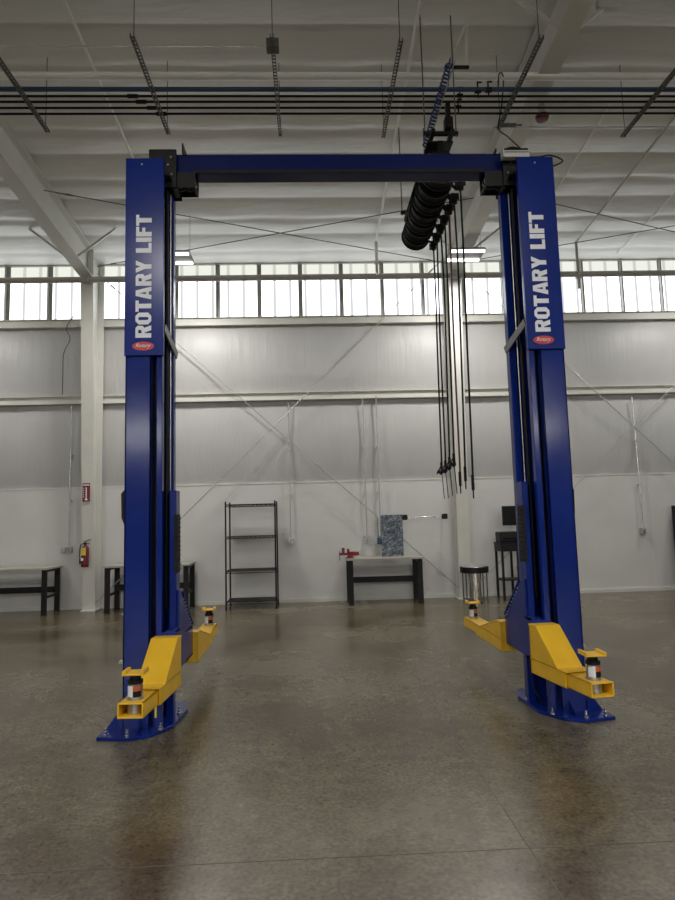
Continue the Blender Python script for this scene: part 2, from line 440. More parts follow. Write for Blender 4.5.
# ---------------------------------------------------------------- ceiling lights
def high_bay(x, y, lab, grp, power, z=6.24):
    t = thing('high_bay_light', lab, 'light', (x, y, z), grp)
    b = BM(); box(b, x-.30, x+.30, y-.23, y+.23, z+.05, z+.085)
    box(b, x-.31, x-.30, y-.23, y+.23, z+.03, z+.08); box(b, x+.30, x+.31, y-.23, y+.23, z+.03, z+.08)
    obj('housing', b, 'lamp_body', t)
    for s in (-1, 1):
        b = BM(); box(b, x-.295, x+.295, y+s*.20-.022, y+s*.20+.022, z+.01, z+.05); obj('lamp_bar', b, 'lamp', t)
    for s in (-1, 1):
        b = BM(); cyl(b, (x+s*.28, y, z+.08), (x+s*.28, y, zr(y)-.03), .004, 6); obj('hanging_wire', b, 'greysteel', t)
    for s in (-1, 1):
        l = bpy.data.lights.new('lamp_bar_glow', 'AREA'); l.shape = 'RECTANGLE'; l.size = .59; l.size_y = .04
        l.energy = power/2; l.color = (1, .97, .92)
        lo = bpy.data.objects.new('lamp_bar_glow', l); C.objects.link(lo); lo.parent = t; lo.location = (0, s*.20, .004)
    return t
for y, pw, row, z in ((11.0, 78, '', 6.24), (-.9, 180, 'in the middle of the hall', 6.24), (-12, 35, 'past the ridge', 6.24), (-19, 35, 'near the opposite wall', 6.24)):  # rows behind the camera are unseen, added for front fill
    for x, cn in ((-7.55, 'far left'), (-2.35, 'centre left'), (2.86, 'centre right'), (8.05, 'far right')):
        lab = 'added twin-bar fill light, %s lamp of the unseen row %s' % (cn, row)
        if y == 11.0: lab = {'far left': 'twin-bar high bay light beyond the left edge near the windows', 'centre left': 'lit twin-bar light near the roof beside the left lift column',
            'centre right': 'lit twin-bar light near the roof beside the right lift column', 'far right': 'twin-bar high bay light beyond the right edge near the windows'}[cn]
        high_bay(x, y, lab, 'high bay lights', pw*1.45 if y == 11.0 and abs(x) < 4 else pw, z)

# ---------------------------------------------------------------- two post lift
def mx(s, u): return .326 + s*u
lift = thing('two_post_lift', 'blue two-post vehicle lift with yellow arms and overhead beam', 'vehicle lift', (.326, 5.45, 0))
def bx(b, s, u0, u1, y0, y1, z0, z1):
    a, c = mx(s, u0), mx(s, u1); return box(b, min(a, c), max(a, c), y0, y1, z0, z1)
def build_side(s):
    U0, U1 = 1.535, 1.845                          # inner / outer of the column
    ri = 1.515 if s < 0 else 1.47
    H = 4.60
    b = BM()
    # C channel: front plate with folded lip, web, rear flange with lip
    bx(b, s, 1.635, U1, 5.25, 5.264, .02, H)
    bx(b, s, 1.635, 1.649, 5.25, 5.32, .02, H)
    bx(b, s, U1-.014, U1, 5.25, 5.64, .02, H)
    bx(b, s, ri, U1, 5.626, 5.64, .02, H)
    bx(b, s, ri, ri+.014, 5.56, 5.64, .02, H)
    bx(b, s, ri, ri+.06, 5.555, 5.569, .02, H)
    bx(b, s, 1.54, U1, 5.25, 5.64, H-.01, H+.004)
    # front inner rail joined to the front plate through plates at the bottom/top
    col = obj('column', b, 'blue', lift, bevel=.003)
    b = BM(); bx(b, s, 1.545, 1.592, 5.262, 5.33, .02, H); bx(b, s, 1.545, 1.66, 5.32, 5.33, .02, .5)
    bx(b, s, 1.545, 1.66, 5.32, 5.33, H-.3, H)
    obj('guide_rail', b, 'blue', col, bevel=.004)
    b = BM(); bx(b, s, 1.592, 1.66, 5.36, 5.40, .1, H-.05); obj('slide_track', b, 'black', col)
    b = BM(); cyl(b, (mx(s, 1.555), 5.47, .9), (mx(s, 1.555), 5.47, 4.55), .016, 12); obj('lift_cylinder', b, 'black', col, smooth=True)
    b = BM(); cyl(b, (mx(s, 1.535), 5.52, .6), (mx(s, 1.535), 5.52, 4.55), .006, 8); obj('cable', b, 'steel', col)
    # base plate
    pts = [(1.985, 5.07), (1.73, 5.02), (1.59, 5.085), (1.46, 5.3), (1.43, 5.73), (1.5, 5.98), (1.985, 5.98)]
    pl = [(mx(s, u), y) for u, y in pts]
    b = BM(); prism(b, pl, 2, 0, .025); obj('base_plate', b, 'blue', col, bevel=.005)
    for yy in (5.255, 5.60):
        b = BM(); prism(b, [(mx(s, U1-.005), .02), (mx(s, 1.965), .025), (mx(s, 1.955), .045), (mx(s, U1-.005), .20)], 1, yy, yy+.012); obj('base_gusset', b, 'blue', col)
    b = BM(); prism(b, [(5.255, .02), (5.10, .02), (5.255, .11)], 0, mx(s, 1.70)-.006, mx(s, 1.70)+.006); obj('base_gusset', b, 'blue', col)
    for u, y in ((1.93, 5.12), (1.76, 5.08), (1.54, 5.20), (1.48, 5.62), (1.93, 5.42)):
        b = BM(); x = mx(s, u); cyl(b, (x, y, .025), (x, y, .032), .022, 14); cyl(b, (x, y, .032), (x, y, .05), .015, 6); cyl(b, (x, y, .05), (x, y, .075), .008, 8)
        obj('anchor_bolt', b, 'chrome', col)
    # cover with lettering
    b = BM(); bx(b, s, 1.528, 1.850, 5.226, 5.246, 2.99, 4.715); bx(b, s, 1.840, 1.850, 5.246, 5.33, 2.99, 4.715)
    bx(b, s, 1.528, 1.536, 5.246, 5.256, 2.99, 4.715)
    cov = obj('tower_cover', b, 'cover', lift, bevel=.003)
    xc = -1.368 if s < 0 else 1.992
    dz = 0 if s < 0 else .0
    block_letters('ROTARY', cov, xc, 3.140, .665, .130)
    block_letters('LIFT', cov, xc, 3.872, .335, .130)
    xb = xc + (.0 if s < 0 else .0); zb = 3.068
    b = BM(); n = 32
    prism(b, [(xb+.09*math.cos(2*PI*k/n), zb+.037*math.sin(2*PI*k/n)) for k in range(n)], 1, 5.2225, 5.227)
    obj('badge', b, 'badge', cov)
    text_mesh('badge_lettering', 'Rotary', 'decal', cov, (xb, 5.221, zb), .125, .042, vertical=False, shear=.35, thick=.008)
    b = BM(); cyl(b, (xc+.02*s, 5.224, 4.66), (xc+.02*s, 5.227, 4.66), .009, 10); obj('cover_screw', b, 'chrome', cov)
    # outer control box and pad rack
    b = BM(); xo = mx(s, U1)
    prism(b, [(xo, 1.52), (xo+s*.055, 1.66), (xo+s*.06, 1.86), (xo, 1.93)] if s < 0 else [(xo, 1.54), (xo+.05, 1.60), (xo+.055, 1.80), (xo, 1.86)], 1, 5.36, 5.56)
    obj('control_box', b, 'black', lift, bevel=.006)
    b = BM(); cyl(b, (xo+s*.032, 5.45, .50), (xo+s*.032, 5.45, .86), .03 if s < 0 else .012, 14)
    cyl(b, (xo+s*.032, 5.45, .85), (xo+s*.032, 5.45, .875), .04 if s < 0 else .02, 14)
    box(b, min(xo, xo+s*.07), max(xo, xo+s*.07), 5.38, 5.50, .49, .51)
    obj('pad_extension_holder', b, 'steel', lift, smooth=True)
    # diagonal grey strap high up
    b = BM(); beam(b, (mx(s, 1.53), 5.27, 3.24), (mx(s, ri-.02), 5.60, 3.08), .012, .07); obj('hose_strap', b, 'greysteel', lift)
    # carriage: tall plate, door guard, gusset, arm box
    ci = 1.44; ci2 = 1.515
    b = BM()
    bx(b, s, ci+.02, ci2, 5.40, 5.55, .42, 1.88)
    ya, yb_ = 5.27, 6.02
    pr = [(ya, .42), (yb_, .42), (yb_, .68), (5.56, 1.02), (5.42, 1.06), (5.42, .76), (ya, .76)]
    prism(b, pr, 0, *sorted((mx(s, ci), mx(s, ci+.02))))
    prism(b, pr, 0, *sorted((mx(s, ci+.06), mx(s, ci+.075))))
    prism(b, [(5.56, 1.035), (6.02, .695), (6.02, .675), (5.56, 1.015)], 0, *sorted((mx(s, ci-.01), mx(s, ci+.085))))
    bx(b, s, ci, ci+.14, 5.70, 6.02, .42, .44); bx(b, s, ci, ci+.14, 5.70, 6.02, .665, .685)
    bx(b, s, ci-.02, ci+.14, 5.215, 5.245, .40, .75); bx(b, s, ci, ci+.075, 5.24, 5.45, .73, .755); bx(b, s, ci, ci+.075, 5.24, 5.45, .42, .44)
    car = obj('carriage', b, 'cover', lift, bevel=.003)
    b = BM(); bx(b, s, ci+.01, ci+.035, 5.385, 5.52, 1.20, 1.68)
    for k in range(12): bx(b, s, ci+.004, ci+.012, 5.40, 5.51, 1.22+k*.038, 1.235+k*.038)
    obj('door_guard', b, 'rubber', car, bevel=.003)
    for k in range(9):
        t = k/8; y = 5.60+.38*t; z = .965-.28*t; x = mx(s, ci)
        b = BM(); cyl(b, (x, y, z), (x-s*.006, y, z), .008, 8); obj('bolt', b, 'steel', car)
    return ri
build_side(-1); build_side(1)

def arm(P0, P1, front, label, gz=.36):
    """P0 pivot, P1 tip (x,y) centre line; z of the underside = .34"""
    z0 = .345; w = .10
    a = Vector((P0[0], P0[1], 0)); e = Vector((P1[0], P1[1], 0)); d = (e-a); ln = d.length; d.normalize(); s = Vector((d.y, -d.x, 0))
    def P(t, o, z): return a + d*t + s*o + Vector((0, 0, z))
    def slab(b, ts, zs, o0, o1):
        A = [b.verts.new(P(t, o0, z)) for t, z in zip(ts, zs)]; B = [b.verts.new(P(t, o1, z)) for t, z in zip(ts, zs)]
        b.faces.new(A[::-1]); b.faces.new(B); n = len(A)
        for i in range(n): b.faces.new([A[i], A[(i+1) % n], B[(i+1) % n], B[i]])
    b = BM(); split = ln*.62; th = .012
    # outer sleeve: four walls
    def ring(b, t0, t1, hw, za, zb_, th):
        slab(b, (t0, t1, t1, t0), (za, za, zb_, zb_), -hw, -hw+th); slab(b, (t0, t1, t1, t0), (za, za, zb_, zb_), hw-th, hw)
        slab(b, (t0, t1, t1, t0), (za, za, za+th, za+th), -hw, hw); slab(b, (t0, t1, t1, t0), (zb_-th, zb_-th, zb_, zb_), -hw, hw)
    ring(b, -.02, split, w, z0, z0+.115, th)
    # high gusset : two side plates + sloping top plate
    top = z0+.115; hp = z0+gz+.02
    for o in ((-w, -w+.012), (w-.012, w)):
        slab(b, (-.02, .10, split*.78, -.02)[:3]+(-.02,), (hp, hp, top, top), *o)
    slab(b, (-.02, .10, .10, -.02), (hp-.012, hp-.012, hp+.004, hp+.004), -w-.004, w+.004)
    slab(b, (.10, split*.80, split*.80, .10), (hp-.012, top-.004, top+.008, hp+.004), -w-.004, w+.004)
    slab(b, (-.02, 0, 0, -.02), (z0, z0, hp, hp), -w, w)
    slab(b, (split*.80, split+.02, split+.02, split*.80), (top-.002, top-.002, top+.008, top+.008), -w-.006, w+.006)
    o = obj('arm', b, 'yellow', lift, bevel=.004)
    # inner sliding tube, open end
    b = BM(); ring(b, split-.15, ln, w-.014, z0+.008, z0+.107, .011); slab(b, (split-.15, split-.14, split-.14, split-.15), (z0+.01, z0+.01, z0+.1, z0+.1), -w+.02, w-.02)
    obj('arm_extension', b, 'yellow', o, bevel=.002)
    # adapter pin visible inside the tube
    c = P(ln-.10, 0, 0); x, y = c.x, c.y
    b = BM(); cyl(b, (x, y, z0+.02), (x, y, z0+.095), .055, 20); obj('adapter_socket', b, 'steel', o, smooth=True)
    zt = z0+.107
    b = BM(); lathe(b, [(.056, 0), (.056, .012), (.048, .014), (.048, .10), (.044, .104)], (x, y, zt), 24); obj('height_adapter', b, 'steel', o, smooth=True)
    b = BM(); n = 10
    def arc(a0, a1, r, za, zb_):
        A = [b.verts.new((x+r*math.cos(q), y+r*math.sin(q), za)) for q in [a0+(a1-a0)*k/n for k in range(n+1)]]
        B = [b.verts.new((x+r*math.cos(q), y+r*math.sin(q), zb_)) for q in [a0+(a1-a0)*k/n for k in range(n+1)]]
        for k in range(n): b.faces.new([A[k], A[k+1], B[k+1], B[k]])
    arc(math.radians(205), math.radians(265), .0494, zt+.022, zt+.092); obj('adapter_label', b, 'decal', o)
    b = BM(); arc(math.radians(266), math.radians(330), .0494, zt+.06, zt+.092); obj('adapter_warning', b, 'orange', o)
    b = BM(); arc(math.radians(266), math.radians(330), .0494, zt+.02, zt+.058); obj('adapter_caption', b, 'black', o)
    b = BM(); lathe(b, [(.050, .104), (.050, .125), (.036, .128), (.036, .165)], (x, y, zt), 20); obj('screw_collar', b, 'black', o, smooth=True)
    b = BM(); pw = .072
    box(b, x-pw, x+pw, y-pw, y+pw, zt+.163, zt+.175)
    box(b, x-pw, x-pw+.022, y-pw, y+pw, zt+.175, zt+.192); box(b, x+pw-.022, x+pw, y-pw, y+pw, zt+.175, zt+.192)
    cyl(b, (x, y, zt+.15), (x, y, zt+.165), .035, 16)
    obj('lift_pad', b, 'yellow', o, bevel=.003)
    return o
arm((-1.155, 5.20), (-1.212, 4.36), True, '')
arm((1.815, 5.20), (1.94, 4.42), True, '')
arm((-1.17, 6.04), (-1.205, 7.6), False, '', .25)
arm((1.82, 6.04), (1.79, 7.45), False, '', .25)
# cable tray hose under right carriage
b = BM(); tube(b, smooth_path([(1.80, 5.43, .50), (1.775, 5.42, .36), (1.79, 5.40, .2), (1.83, 5.40, .10), (1.87, 5.42, .04)]), .006); obj('hydraulic_hose', b, 'rubber', lift, smooth=True)
b = BM(); box(b, -1.268, -1.252, 5.245, 5.25, .10, .28); obj('caution_label', b, 'yellabel', lift)

# overhead beam
b = BM(); xa, xb = -1.16, 1.80
box(b, xa, xb, 5.45, 5.462, 4.71, 4.87); box(b, xa, xb, 5.60, 5.612, 4.71, 4.87); box(b, xa, xb, 5.45, 5.612, 4.70, 4.712); box(b, xa, xb, 5.45, 5.612, 4.868, 4.88)
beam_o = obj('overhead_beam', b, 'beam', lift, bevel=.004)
b = BM(); box(b, -.99, 1.62, 5.44, 5.45, 4.70, 4.73); obj('padded_shutoff_bar', b, 'rubber', beam_o)
for s in (-1, 1):
    b = BM()
    # bracket plates between column head and beam
    bx(b, s, 1.46, 1.70, 5.40, 5.412, 4.55, 4.90); bx(b, s, 1.46, 1.70, 5.65, 5.662, 4.55, 4.90)
    bx(b, s, 1.47, 1.70, 5.40, 5.662, 4.89, 4.902); bx(b, s, 1.50, 1.84, 5.30, 5.64, 4.60, 4.612)
    bx(b, s, 1.40, 1.412, 5.40, 5.662, 4.87, 4.96 if s < 0 else 4.90)
    obj('beam_bracket', b, 'black', lift, bevel=.002)
    b = BM()
    for i, u in enumerate((1.36, 1.44)):
        cyl(b, (mx(s, u), 5.44, 4.63), (mx(s, u), 5.47, 4.63), .062, 20); cyl(b, (mx(s, u), 5.50, 4.63), (mx(s, u), 5.53, 4.63), .062, 20)
    cyl(b, (mx(s, 1.50), 5.43, 4.60), (mx(s, 1.50), 5.60, 4.60), .05, 18)
    bx(b, s, 1.30, 1.50, 5.425, 5.435, 4.56, 4.70); bx(b, s, 1.30, 1.50, 5.60, 5.61, 4.56, 4.70)
    bx(b, s, 1.30, 1.32, 5.43, 5.6, 4.56, 4.58)
    obj('cable_pulley', b, 'black', lift, smooth=True)
    b = BM()
    for u, z in ((1.505, 4.82), (1.53, 4.75), (1.50, 4.66)): cyl(b, (mx(s, u), 5.40, z), (mx(s, u), 5.385, z), .012, 6)
    obj('bracket_bolt', b, 'chrome', lift)
b = BM(); box(b, 1.765, 2.0, 5.30, 5.36, 4.76, 4.80); box(b, 1.76, 1.77, 5.29, 5.37, 4.76, 4.85); box(b, 1.765, 2.0, 5.30, 5.36, 4.81, 4.822)
obj('limit_switch_bracket', b, 'white', lift, bevel=.002)
for nm, pts, r in (('air_hose', [(1.76, 5.50, 4.86), (1.83, 5.5, 4.93), (1.92, 5.5, 4.965), (2.02, 5.5, 4.93), (2.05, 5.45, 4.84), (2.06, 5.42, 4.66)], .012),
                   ('air_hose', [(1.98, 5.5, 4.88), (2.15, 5.5, 4.875), (2.27, 5.5, 4.89), (2.38, 5.5, 4.84), (2.30, 5.5, 4.79), (2.16, 5.5, 4.76)], .007)):
    b = BM(); tube(b, smooth_path(pts), r); obj(nm, b, 'rubber', lift, smooth=True)
b = BM(); cyl(b, (2.17, 5.45, 4.74), (2.235, 5.45, 4.74), .028, 12); obj('hose_fitting', b, 'black', lift)
b = BM(); cyl(b, (2.17, 5.40, 3.93), (2.21, 5.40, 3.93), .028, 12); obj('hose_fitting', b, 'black', lift)

# ---------------------------------------------------------------- pipes and hangers
def xpipe(y, z, r, m, name, lab, x0=XL, x1=XR, group=None, couplings=()):
    b = BM(); cyl(b, (x0, y, z), (x1, y, z), r, 12)
    for c in couplings: cyl(b, (c-.06, y, z), (c+.06, y, z), r*1.7, 12)
    return tag(obj(name, b, m, smooth=True), lab, 'pipe', group)
xpipe(6.83, 6.495, .026, 'bluepipe', 'air_pipe', 'blue pipe under the ceiling, thickest of the row of five')
for i, (y, cp) in enumerate(((6.93, -1.95), (7.03, -1.88), (7.14, -1.78), (7.25, -1.7))):
    xpipe(y, 6.482, .0135, 'black', 'fluid_pipe', 'thin black pipe under the ceiling, %s of the four black ones' %
          ('nearest the blue pipe', 'second from the blue pipe', 'third from the blue pipe', 'farthest from the blue pipe')[i],
          group='black fluid pipes', couplings=(cp, 4.6+i*.03))
def strut(x, y0, y1, lab, extra=None):
    t = thing('strut_channel', lab, 'pipe hanger', (x, (y0+y1)/2, 6.42), 'slotted channels hanging under the pipes')
    b = BM(); w = .021
    box(b, x-w, x-w+.003, y0, y1, 6.425, 6.466); box(b, x+w-.003, x+w, y0, y1, 6.425, 6.466)
    n = int((y1-y0)/.05)
    for k in range(n):
        ya = y0+(y1-y0)*k/n; box(b, x-w, x+w, ya, ya+.02, 6.425, 6.428)
    box(b, x-w, x-w+.008, y0, y1, 6.463, 6.466); box(b, x+w-.008, x+w, y0, y1, 6.463, 6.466)
    obj('channel', b, 'greysteel', t)
    for yy in (y0+.08, y1-.08):
        b = BM(); cyl(b, (x, yy, 6.40), (x, yy, zr(yy)-.03), .005, 6); cyl(b, (x, yy, 6.40), (x, yy, 6.415), .012, 6)
        obj('threaded_rod', b, 'greysteel', t)
    b = BM()
    for yy, r in ((6.83, .03), (6.93, .018), (7.03, .018), (7.14, .018), (7.25, .018)):
        zc = 6.495 if r > .02 else 6.482
        for s in (-1, 1):
            for q in range(5):
                a0, a1 = PI*q/5, PI*(q+1)/5
                beam(b, (x+s*.008, yy+r*math.cos(a0), zc+r*math.sin(a0)), (x+s*.008, yy+r*math.cos(a1), zc+r*math.sin(a1)), .004, .004, (1, 0, 0))
    obj('pipe_clamp', b, 'steel', t)
    return t
strut(-3.15, 5.95, 7.55, 'slotted steel channel hanging under the pipes at the far left edge')
strut(-1.69, 5.95, 7.60, 'slotted steel channel hanging under the pipes above the left lift column')
t3 = strut(-.30, 5.95, 7.65, 'slotted steel channel hanging under the pipes with a grey box at its near end')
strut(1.01, 6.0, 7.68, 'slotted steel channel hanging under the pipes left of the hose reels')
strut(2.45, 5.95, 7.5, 'slotted steel channel under the pipes, above the right lift column')
strut(4.13, 5.95, 7.68, 'slotted steel channel hanging under the pipes at the far right edge')
b = BM(); box(b, -.37, -.24, 6.12, 6.24, 6.468, 6.56); tag(obj('junction_box', b, 'greysteel', bevel=.004), 'small grey junction box on a slotted channel under the ceiling', 'box')
xpipe(6.18, 6.50, .009, 'cond', 'electrical_conduit', 'thin bright conduit crossing the upper left ceiling to the grey box', XL, -.37)
xpipe(7.52, 6.478, .008, 'cond', 'electrical_conduit', 'thin bright conduit crossing the upper right ceiling below the pipes', 2.40, XR)
# long conduits following the roof slope
def slope_pipe(x, y0, y1, r, m, lab, drop=None, off=.13):
    pts = [(x, y0, zr(y0)-off), (x, y1, zr(y1)-off)]
    b = BM(); cyl(b, pts[0], pts[1], r, 10)
    if drop: cyl(b, (x, y1, zr(y1)-off+.02), (x, y1, drop), r*1.3, 10); box(b, x-.05, x+.05, y1-.03, y1+.03, drop+.2, drop+.26)
    y = y0+.3
    while y < y1:
        cyl(b, (x, y, zr(y)-off), (x, y, zr(y)-.03), .004, 6); y += 2.36
    return tag(obj('roof_conduit', b, m, smooth=True), lab, 'pipe', 'pipes running along the roof')
slope_pipe(-2.62, -4, 12.3, .019, 'pale', 'pale pipe along the ceiling slanting down to the top of the left lift column')
slope_pipe(1.35, -4, 11.9, .022, 'pale', 'pale ceiling pipe left of the hose reels with a drop at its far end', 6.3)
slope_pipe(5.35, -4, 12.0, .022, 'tube', 'grey pipe along the right ceiling ending in a drop by the windows', 6.0)
slope_pipe(4.3, 8.2, 11.3, .012, 'pale', 'thin pale pipe along the ceiling right of the right-hand rafter', off=.10)
slope_pipe(6.45, 8.2, 12.6, .013, 'pale', 'thin pale pipe along the ceiling nearest the right edge', off=.10)
# vertical feed with braces near the reels
t = thing('roof_brace', 'pale V-shaped steel brace hanging from the roof above the hose reels', 'brace', (1.96, 6.95, 6.87))
b = BM(); beam(b, (1.97, 6.99, zr(7)-.05), (1.95, 7.0, 6.88), .035, .035); obj('upright', b, 'frame', t)
b = BM(); beam(b, (1.965, 6.98, zr(7)-.06), (1.70, 6.98, 6.88), .025, .025); obj('diagonal', b, 'frame', t)
b = BM(); beam(b, (1.68, 6.98, 6.885), (1.97, 6.98, 6.885), .03, .03); obj('cross_bar', b, 'black', t)
# air drop right of reels
t = thing('air_drop_line', 'thin black hose looping off the pipes down toward the right lift column', 'hose', (2.44, 7.2, 6.4))
b = BM(); tube(b, smooth_path([(2.26, 6.84, 6.52), (2.30, 6.90, 6.74), (2.38, 7.0, 6.80), (2.42, 7.15, 6.72), (2.43, 7.3, 6.55), (2.42, 7.4, 6.38), (2.46, 7.2, 6.15), (2.42, 6.6, 5.6), (2.30, 6.1, 5.22), (2.16, 5.8, 4.99), (2.08, 5.72, 4.89)]), .0075)
obj('hose', b, 'rubber', t, smooth=True)
b = BM(); cyl(b, (2.43, 7.36, 6.40), (2.62, 7.36, 6.40), .028, 12); cyl(b, (2.62, 7.36, 6.40), (2.70, 7.36, 6.40), .012, 8); obj('shut_off_valve', b, 'greysteel', t, smooth=True)

# fire alarm bell
t = thing('alarm_bell', 'round red alarm bell hanging under the right-hand rafter', 'bell', (3.02, 7.5, 6.5))
b = BM(); lathe(b, [(.02, -.045), (.07, -.04), (.085, -.015), (.085, .02), (.03, .035)], (3.02, 7.5, 6.60), 20); obj('gong', b, 'darkred', t, smooth=True)
b = BM(); box(b, 2.99, 3.05, 7.47, 7.53, 6.63, 6.79); obj('mount', b, 'steel', t)

# ---------------------------------------------------------------- hose reels
RX, RZ = 1.565, 5.60
rail = thing('reel_rail', 'black ceiling rail carrying the row of hose reels', 'rail', (RX, 7.8, 5.9), None)
for dx in (-.11, .11):
    b = BM(); box(b, RX+dx-.022, RX+dx+.022, 6.72, 8.9, 5.90, 5.945); obj('rail_bar', b, 'black', rail)
for yy in (6.85, 8.75):
    b = BM(); box(b, RX-.2, RX+.2, yy-.02, yy+.02, 5.945, 5.985); obj('cross_bar', b, 'black', rail)
    for dx in (-.18, .18):
        b = BM(); cyl(b, (RX+dx, yy, 5.93), (RX+dx, yy, zr(yy)-.04), .008, 6); obj('hanger_rod', b, 'greysteel', rail)
b = BM(); box(b, RX+.04, RX+.13, 6.76, 6.86, 5.985, 6.12); box(b, RX+.06, RX+.11, 6.78, 6.84, 6.12, 6.30)
obj('bracket', b, 'black', rail)
nozz_y = [7.0, 7.33, 7.60, 7.88, 8.14, 8.40, 8.66]
hose_end = [1.90, 2.02, 1.98, 2.24, 2.22, 2.20, 2.20]      # lower ends, near to far
def reel(y, first, lab):
    t = thing('hose_reel', lab, 'hose reel', (RX, y, RZ-.21), 'row of hose reels')
    R0 = .205
    b = BM()
    cyl(b, (RX, y-.085, RZ), (RX, y-.075, RZ), R0, 28); cyl(b, (RX, y+.075, RZ), (RX, y+.085, RZ), R0, 28); cyl(b, (RX, y-.10, RZ), (RX, y+.10, RZ), .045, 16)
    obj('spool', b, 'black', t, smooth=True)
    b = BM()
    for k in range(6):
        for rr in (.175,):
            yy = y-.062+k*.0245
            pts = [(RX+rr*math.cos(2*PI*q/24), yy+.0245*q/24, RZ+rr*math.sin(2*PI*q/24)) for q in range(25)]
            tube(b, pts, .0125, 6)
    obj('wound_hose', b, 'rubber', t, smooth=True)
    b = BM(); box(b, RX-.03, RX+.03, y-.115, y-.10, RZ-.05, RZ+.305); box(b, RX-.03, RX+.03, y+.10, y+.115, RZ-.05, RZ+.305); box(b, RX-.15, RX+.15, y-.115, y+.115, RZ+.285, RZ+.30)
    beam(b, (RX+.02, y-.108, RZ+.1), (RX+.24, y-.108, RZ-.1), .012, .05, (0, 1, 0)); beam(b, (RX+.02, y+.108, RZ+.1), (RX+.24, y+.108, RZ-.1), .012, .05, (0, 1, 0))
    obj('frame', b, 'black', t)
    b = BM(); xg = RX+.215; zg = RZ-.175
    cyl(b, (xg, y-.05, zg), (xg, y+.05, zg), .022, 10); cyl(b, (xg+.04, y-.05, zg), (xg+.04, y+.05, zg), .022, 10)
    box(b, xg-.03, xg+.07, y-.058, y-.05, zg-.035, zg+.05); box(b, xg-.03, xg+.07, y+.05, y+.058, zg-.035, zg+.05)
    b2 = bmesh.ops.create_icosphere(b, subdivisions=2, radius=.042, matrix=Matrix.Translation((xg+.02, y, zg-.03)))
    obj('hose_guide', b, 'black', t, smooth=True)
    return t
names = ['nearest and highest in view', 'second from the near end', 'third from the near end', 'fourth, the middle one', 'third from the far end', 'second from the far end', 'farthest and lowest in view']
proto = reel(nozz_y[0], True, 'black hose reel on the ceiling rail, ' + names[0])
reels = [proto] + [dup(proto, (RX, y, RZ-.21), 'black hose reel on the ceiling rail, ' + n_) for y, n_ in list(zip(nozz_y, names))[1:]]
for i, y in enumerate(nozz_y):
    o = reels[i]
    x = RX+.235; ze = hose_end[i]
    b = BM()
    sway = .012*math.sin(i*2.1)
    pts = [(x, y, RZ-.19), (x+sway, y, RZ-1), (x-.01+sway, y, (RZ+ze)/2), (x-.02, y, ze+.3), (x-.025, y, ze)]
    tube(b, smooth_path(pts, 5), .0115, 8)
    # parent to this reel using its own origin
    ORG[o.name] = (RX, y, RZ-.21)
    ho = obj('hose', b, 'redhose' if i in (2,) else 'rubber', o, smooth=True)
    if i == 2: ho['label'] = 'maroon hanging hose'
    b = BM()
    xe = x-.025
    if i >= 3:
        cyl(b, (xe, y, ze+.02), (xe, y, ze+.14), .018, 10)
        box(b, xe-.06, xe+.02, y-.015, y+.015, ze-.01, ze+.03)
        beam(b, (xe, y, ze+.10), (xe-.07, y, ze-.02), .02, .015)
        bmesh.ops.create_icosphere(b, subdivisions=1, radius=.034, matrix=Matrix.Translation((xe-.01, y, ze)))
        tube(b, smooth_path([(xe+.0, y, ze-.01), (xe+.01, y, ze-.18), (xe+.02, y, ze-.36)], 4), .006, 6)
    else:
        cyl(b, (xe, y, ze-.02), (xe, y, ze+.15), .017, 10); cyl(b, (xe, y, ze-.11), (xe, y, ze-.02), .008, 8)
    obj('nozzle', b, 'black', o, smooth=True)

# coiled blue hose along the near end of the rail
b = BM(); a = Vector((1.60, 6.42, 6.50)); e = Vector((1.44, 7.15, 5.99)); d = (e-a); pts = []
s = d.normalized().cross(Vector((0, 0, 1))).normalized(); u = s.cross(d.normalized())
for k in range(0, 481):
    t = k/480; q = t*2*PI*24
    pts.append(a + d*t + .032*(s*math.cos(q)+u*math.sin(q)))
tube(b, pts, .0095, 6)
t = thing('coiled_hose', 'coiled blue hose leading from the ceiling pipes to the hose reels', 'hose', (1.6, 6.42, 6.0))
obj('coil', b, 'bluehose', t, smooth=True)
b = BM(); beam(b, (1.62, 6.40, 6.53), (1.43, 7.18, 5.98), .008, .012); beam(b, (1.66, 6.40, 6.53), (1.47, 7.18, 5.98), .008, .012); obj('support_bar', b, 'steel', t)
b = BM(); tube(b, smooth_path([(1.60, 6.42, 6.50), (1.63, 6.5, 6.62), (1.66, 6.7, 6.62), (1.67, 6.82, 6.53)]), .009); obj('lead_hose', b, 'bluehose', t, smooth=True)
# valves on pipes above reels
for i, (x, y) in enumerate(((1.83, 6.93), (1.86, 7.14), (2.02, 6.84), (2.14, 6.83))):
    b = BM(); z = 6.49
    cyl(b, (x-.035, y, z), (x+.035, y, z), .032 if i > 1 else .022, 12); cyl(b, (x, y, z), (x, y, z+.10), .010, 8); box(b, x-.008, x+.05, y-.008, y+.008, z+.095, z+.107); cyl(b, (x, y, z-.09), (x, y, z), .010, 8)
    tag(obj('pipe_valve', b, 'black'), 'black valve on the ceiling pipes beside the hose reels, ' + ('leftmost of four', 'second from left of four', 'third from left of four', 'rightmost of four')[i], 'valve', 'pipe valves')

